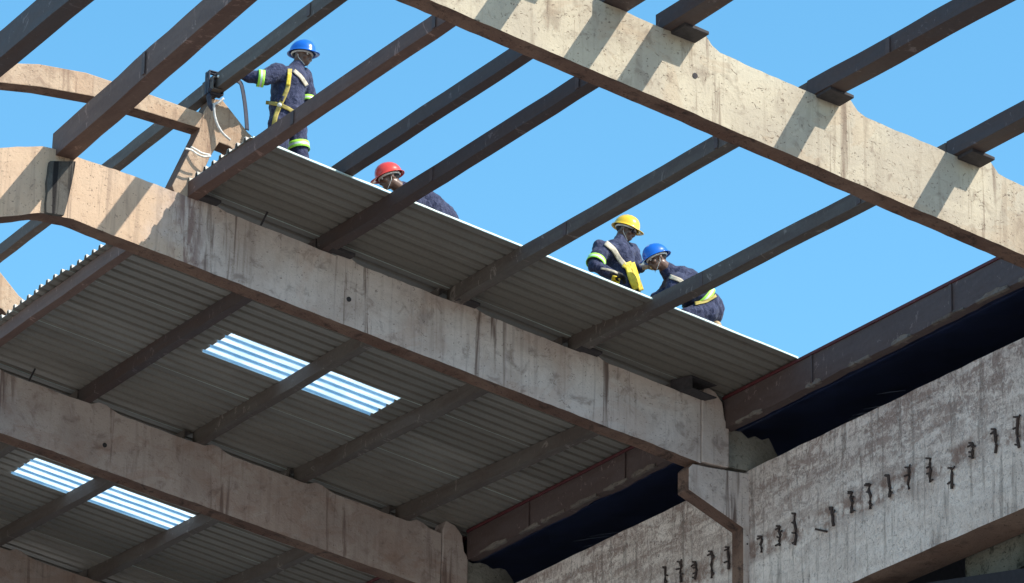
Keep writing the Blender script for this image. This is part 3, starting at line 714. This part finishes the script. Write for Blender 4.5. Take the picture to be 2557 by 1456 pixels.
def person(label, Y, J, fw, up, hatmat, kneel=False, extra=None, shoulder_r=.075, gloves=None, head_r=1.0):
    """J: joints as (x, y, d) traced on the picture plane of the figure's own distance, d metres nearer than Y"""
    W_ = {k: (at(v[0], v[1], Y-v[2]) if not isinstance(v, Vector) else v) for k, v in J.items()}
    for k in ('ar', 'al'):
        W_[k].z = zs(W_[k].x)+(.13 if kneel else .145)
    for k in ('kr', 'kl', 'er', 'el', 'wr', 'wl', 'hr', 'hl', 'pr', 'pl', 'pelvis'):
        lo = {'k': .135, 'p': .17}.get(k[0], .12); W_[k].z = max(W_[k].z, zs(W_[k].x)+.05+lo)
    base = Vector((W_['pelvis'].x, W_['pelvis'].y, zs(W_['pelvis'].x)+.05))
    root = thing('person', base, label, 'person', None)
    fw = fw.normalized(); up = up.normalized(); sd_ = fw.cross(up).normalized(); hc = W_['head']; M3 = Matrix((sd_, fw, up)).transposed()
    L = lambda x, y, z: hc + sd_*x + fw*y + up*z
    b = MB()
    BK = 1.16
    b.ball(L(0,-.008,.02), .077, .098, .102, M3); b.ball(L(0,.030,-.045), .055, .062, .068, M3); b.ball(L(0,.058,-.088), .028, .028, .026, M3)
    b.capsule(L(0,.088,-.006), L(0,.106,-.036), .011, .015); b.ball(L(0,.100,-.040), .020, .014, .011, M3)           # nose
    b.capsule(L(-.035,.082,.022), L(.035,.082,.022), .011, .011)                                                      # brow
    b.capsule(L(-.020,.084,-.062), L(.020,.084,-.062), .0095, .0095); b.capsule(L(-.017,.083,-.076), L(.017,.083,-.076), .0095, .0095)   # lips
    for s_ in (-1, 1):
        b.ball(L(s_*.080,-.005,-.012), .012, .022, .034, M3); b.ball(L(s_*.045,.062,-.030), .026, .026, .024, M3)     # ear, cheek
    b.capsule(L(0,-.015,-.06), W_['neck'], .060, .068); b.capsule(W_['neck'], W_['chest'], .065, .12)
    b.capsule(W_['chest'], W_['waist'], .125, .11); b.capsule(W_['waist'], W_['pelvis'], .11, .13)
    for q in 'rl':
        b.capsule(W_['s'+q], W_['chest'], .055, .10); b.capsule(W_['s'+q], W_['e'+q], .052, .040); b.capsule(W_['e'+q], W_['w'+q], .039, .028)
        h = W_['h'+q]; wv = W_['w'+q]; d = (h-wv).normalized()
        pu = Vector((0,0,1)) if abs(d.z) < .8 else Vector((1,0,0)); sv = d.cross(pu).normalized(); pv = sv.cross(d)
        g_ = MB() if gloves and q in gloves else b; k_ = 1.18 if g_ is not b else 1.0
        g_.capsule(wv, wv+d*.05, .028*k_, .034*k_); g_.ball(wv+d*.07, .040*k_, .046*k_, .020*k_, Matrix((sv, d, pv)).transposed())
        for fi, (o_, ln) in enumerate(((-.030,.068),(-.010,.078),(.010,.073),(.029,.058))):      # four bent fingers
            a0 = wv+d*.10+sv*o_; a1 = a0+d*ln*.45-pv*.012; a2 = a1+d*ln*.22-pv*ln*.40; a3 = a2-pv*ln*.33-d*ln*.05
            g_.capsule(a0-d*.02, a1, .0105*k_, .0098*k_, n=8); g_.capsule(a1, a2, .0098*k_, .009*k_, n=8); g_.capsule(a2, a3, .009*k_, .008*k_, n=8)
        t0 = wv+d*.045+sv*(-.034); t1 = t0+d*.032-sv*.022-pv*.016; t2 = t1+d*.028-pv*.022
        g_.capsule(t0, t1, .013*k_, .011*k_, n=8); g_.capsule(t1, t2, .011*k_, .009*k_, n=8)
        if g_ is not b:
            g_.capsule(wv-d*.03, wv, .034, .034); o = g_.build('glove', gloves[q], root); soften(o, .006, 2, .4)
        b.capsule(W_['pelvis'], W_['p'+q], .12, .085); b.capsule(W_['p'+q], W_['k'+q], .082, .055); b.capsule(W_['k'+q], W_['a'+q], .053, .036)
    o = b.build('body', M_skin, root); soften(o, .0085, 2, .35)
    for s_ in (-1, 1):
        e = MB(); e.ball(L(s_*.031,.083,.001), .011, m=0, nu=10, nv=6); e.ball(L(s_*.031,.0885,.001), .0068, m=1, nu=8, nv=5); e.build('eye', [M_eye, M_glass], root, smooth=True)
    hr = MB(); hr.ball(L(0,-.020,.030), .082, .098, .100, M3); hr.build('hair', M_hair, root, smooth=True)
    c = MB(); del CAPS[:]
    c.capsule(W_['neck'].lerp(W_['chest'], .12), W_['chest'], .080, .15*BK); c.capsule(W_['chest'], W_['waist'], .152*BK, .145*BK); c.capsule(W_['waist'], W_['pelvis'], .145*BK, .155*BK)
    nk = (W_['neck']-W_['chest']).normalized(); c.capsule(W_['neck']-nk*.035, W_['neck']+nk*.004, .088, .080)
    for q in 'rl':
        c.capsule(W_['chest'], W_['s'+q], .140, .098); c.capsule(W_['s'+q], W_['e'+q], .096, .074); c.capsule(W_['e'+q], W_['e'+q].lerp(W_['w'+q], .93), .070, .052)
        c.capsule(W_['pelvis'], W_['p'+q], .145, .112); c.capsule(W_['p'+q], W_['k'+q], .112, .082); c.capsule(W_['k'+q], W_['a'+q], .082, .070)
    c.capsules = CAPS[:]; del CAPS[:]
    cov = c.build('coverall', M_cov, root); SDF[cov.name] = c.capsules; soften(cov, .012, 2, .5, .042)
    for q in 'rl':
        f_ = MB(); an = W_['a'+q]; fd = Vector((fw.x, fw.y, 0)).normalized()
        if kneel: kd = (W_['a'+q]-W_['k'+q]); kd.z = 0; kd.normalize(); an = an+Vector((0,0,.03)); f_.capsule(an, an+kd*.10, .055, .05); f_.capsule(an+kd*.06, an+kd*.13+Vector((0,0,-.015)), .05, .045); f_.capsule(an+Vector((0,0,.06)), an, .05, .055)
        else: f_.capsule(an+Vector((0,0,.06)), an+Vector((0,0,-.035)), .058, .056); f_.capsule(an+Vector((0,0,-.035)), an+fd*.16+Vector((0,0,-.03)), .053, .042)
        o = f_.build('boot', M_boot, root); soften(o, .010, 2, .4)
    helmet(root, hc, fw, up, hatmat)
    return root, cov, W_
RI, TO = Vector((RR.x, RR.y, 0)).normalized(), Vector((-FF.x, -FF.y, 0)).normalized()
Zv = Vector((0,0,1))

# standing worker on the left, one hand on the raised purlin
root, cov, W1 = person('man standing in blue helmet and navy coverall, hand on raised purlin', 33.75,
    dict(head=(755,138,.0), neck=(742,170,.0), chest=(722,208,.0), waist=(718,255,.0), pelvis=(716,298,.0),
         sr=(692,180,.08), er=(652,196,.10), wr=(607,190,.04), hr=(580,176,.02), sl=(757,193,-.08), el=(772,243,-.06), wl=(766,290,.0), hl=(762,315,.03),
         pr=(697,312,.06), kr=(692,405,.08), ar=(690,500,.08), pl=(738,312,-.06), kl=(750,402,-.02), al=(748,500,-.06)),
    RI*.88+TO*.52-Zv*.20, Zv+RI*.10, M_hb, gloves={'r': M_glove, 'l': M_glove})
band(root, W1['er'], W1['wr'], .02, .086); band(root, W1['pl'], W1['kl'], .62, .110, w=.034); band(root, W1['el'], W1['wl'], .25, .080)
S = lambda *p: [at(x, y, 33.75-.22) for x, y in p]
for pth, mt, wd in ((((724,172),(722,195),(719,218),(708,245),(699,262)), M_strapy, .042), (((699,262),(688,290),(683,318),(682,340)), M_strapy, .042),
                    (((664,256),(682,258),(699,262),(722,272),(738,284)), M_strapy, .036), (((734,176),(752,192),(766,214)), M_strapt, .036), (((738,284),(748,300),(742,318)), M_strapb, .045)):
    ribbon('harness_strap', S(*pth), wd, mt, root, cov)
ribbon('harness_strap', S((723,182),(721,196),(719,213)), .036, M_strapb, root, cov, off=.016)
d_ = MB(); d_.ball(at(698,262,33.54), .022, nu=12, nv=8); o = d_.build('harness_buckle', M_silver, root, smooth=True)
ribbon('chest_pocket', S((702,245),(708,247)), .05, M_cov, root, cov, off=.012)

# red helmet, on hands and knees behind the sheet edge
root, cov, W2 = person('man in red helmet on hands and knees, half hidden by a purlin', 33.25,
    dict(head=(972,444,.0), neck=(1004,474,.0), chest=(1042,502,.0), waist=(1074,525,.0), pelvis=(1100,552,-.05),
         sr=(1030,508,.15), er=(1012,550,.18), wr=(990,585,.15), hr=(975,590,.15), sl=(1030,490,-.18), el=(1010,535,-.20), wl=(985,570,-.15), hl=(965,575,-.15),
         pr=(1100,562,.05), kr=(1078,605,.08), ar=(1130,620,.05), pl=(1100,552,-.15), kl=(1078,595,-.12), al=(1130,610,-.15)),
    -RI*.92+TO*.25-Zv*.42, Zv*.9-RI*.34, M_hr, kneel=True)

# yellow helmet, kneeling upright with glasses
root, cov, W3 = person('man in yellow helmet and dark glasses kneeling upright, bright yellow harness', 33.6,
    dict(head=(1563,574,.0), neck=(1548,606,.0), chest=(1540,642,.0), waist=(1548,682,.0), pelvis=(1552,714,.0),
         sr=(1502,622,.10), er=(1484,664,.16), wr=(1530,684,.22), hr=(1556,690,.22), sl=(1574,628,-.12), el=(1592,668,-.06), wl=(1600,668,.06), hl=(1612,664,.10),
         pr=(1535,728,.06), kr=(1552,800,.10), ar=(1480,815,.05), pl=(1570,728,-.06), kl=(1588,800,-.04), al=(1515,815,-.06)),
    RI*.90+TO*.30-Zv*.42, Zv+RI*.34, M_hy, kneel=True, gloves={'l': M_pale, 'r': M_glove})
band(root, W3['sr'], W3['er'], .78, .096)
S = lambda *p: [at(x, y, 33.6-.26) for x, y in p]
for pth, mt, wd in ((((1512,606),(1532,622),(1545,645),(1562,664)), M_strapt, .05), (((1500,670),(1530,676),(1556,690)), M_strapt, .02), (((1566,655),(1572,672),(1580,700),(1590,722)), M_strapb, .075),
                    (((1578,656),(1586,680),(1594,705),(1602,726)), M_strapb, .05), (((1540,690),(1536,706),(1530,722)), M_strapb, .085), (((1556,660),(1566,668),(1584,668)), M_strapb, .05)):
    ribbon('harness_strap', S(*pth), wd, mt, root, cov, off=.014)
hc = W3['head']; fwv = (RI*.90+TO*.30-Zv*.42).normalized(); upv = (Zv+RI*.34).normalized(); upv = (upv-fwv*upv.dot(fwv)).normalized(); sdv = fwv.cross(upv)
gl = MB()
for s_ in (-1, 1): gl.ball(hc+sdv*s_*.034+fwv*.094+upv*.0, .030, .010, .019, Matrix((sdv, fwv, upv)).transposed()); gl.tube([hc+sdv*s_*.06+fwv*.09, hc+sdv*s_*.085+fwv*.0], .004, n=6)
gl.tube([hc-sdv*.02+fwv*.10, hc+sdv*.02+fwv*.10], .004, n=6); gl.build('safety_glasses', M_glass, root, smooth=True)

# blue helmet, crouching at the lower right
root, cov, W4 = person('man in blue helmet crouching and bent forward, facing left, rightmost worker', 33.15,
    dict(head=(1640,646,.0), neck=(1668,676,.0), chest=(1702,706,.0), waist=(1742,742,.0), pelvis=(1766,772,-.02),
         sr=(1690,690,-.16), er=(1660,728,-.14), wr=(1632,748,-.05), hr=(1612,752,.0), sl=(1688,708,.14), el=(1668,752,.16), wl=(1640,775,.10), hl=(1620,785,.08),
         pr=(1766,775,-.12), kr=(1712,792,-.14), ar=(1782,830,-.12), pl=(1768,778,.08), kl=(1716,800,.10), al=(1790,828,.06)),
    -RI*.86+TO*.28-Zv*.48, Zv*.9-RI*.40, M_hb, kneel=True)
band(root, W4['waist'], W4['pelvis'], .1, .185, w=.03)
S = lambda *p: [at(x, y, 33.15-.24) for x, y in p]
ribbon('harness_strap', S((1672,690),(1700,700),(1724,728)), .04, M_strapt, root, cov, off=.012)
ribbon('harness_strap', S((1735,758),(1765,752),(1788,738)), .03, M_strapy, root, cov, off=.012)

# ------------------------------------------------------------------ ropes and lanyards
o = ribbon('webbing_lanyard', [at(x, y, 33.70) for x, y in ((590,200),(602,206),(608,235),(612,262),(615,292),(617,325))], .05, M_web, None, wdir=(.3,-1,0)); tag(o, 'dark webbing lanyard hanging from the glove to the sheet', 'lanyard')
lp = thing('anchor_sling', (17.03, 33.86, 18.6), 'dark sling looped round the raised purlin left of the standing man', 'sling')
for dy in (0, .05):
    y = 33.83+dy; m_ = MB(); x0, x1, z0, z1 = 16.955, 17.10, 18.60, 18.815
    m_.box((x0-.008, y, z0-.008), (x0, y+.04, z1+.008)); m_.box((x1, y, z0-.008), (x1+.008, y+.04, z1+.008))
    m_.box((x0+.001, y+.001, z1), (x1-.001, y+.039, z1+.008)); m_.box((x0+.001, y+.001, z0-.008), (x1-.001, y+.039, z0)); m_.build('loop', M_web, lp)
m_ = MB(); m_.tube([at(x, y, 33.76) for x, y in ((524,222),(521,240),(524,262),(533,275))], .024, n=8); m_.build('tail', M_web, lp)
m_ = MB(); m_.ball(at(541,190,33.8), .034, .025, .028); m_.ball(at(534,203,33.8), .028, .022, .03); m_.build('karabiner', M_dark, lp, smooth=True)
m_ = MB(); m_.ball(at(546,191,33.74), .015); m_.build('karabiner_gate', M_silver, lp, smooth=True)
def rope(pts, r, Yr, label, mat=M_rope, name='rope'):
    P = [at(x, y, Yr) for x, y in pts]; Q = []
    for i in range(len(P)-1):
        for k in range(5): Q.append(P[i].lerp(P[i+1], k/5))
    Q.append(P[-1])
    for _ in range(4): Q = [Q[0]]+[(Q[i-1]+Q[i]*2+Q[i+1])/4 for i in range(1, len(Q)-1)]+[Q[-1]]
    mb = MB(); mb.tube(Q, r, n=7); o = mb.build(name, mat, origin=P[0], smooth=True); tag(o, label, 'rope', 'ropes at the ridge opening'); return o
rope(((534,258),(535,285),(541,308),(554,332),(575,350)), .012, 33.72, 'pale rope curving from the sling down to the corner of the sheets')
rope(((532,262),(548,255),(558,246)), .013, 33.74, 'short pale rope tail beside the sling knot')
rope(((463,371),(478,374),(492,385),(508,392),(526,390)), .010, 33.80, 'white rope end lying across the sunlit leaning leg', M_white)
rope(((477,367),(490,374),(504,383),(524,387)), .010, 33.82, 'second white rope end just above the first on the leaning leg', M_white)
rope(((1636,748),(1652,742),(1672,735),(1690,728)), .010, 33.0, 'thin tan rope running down from the crouching man', M_strapt)
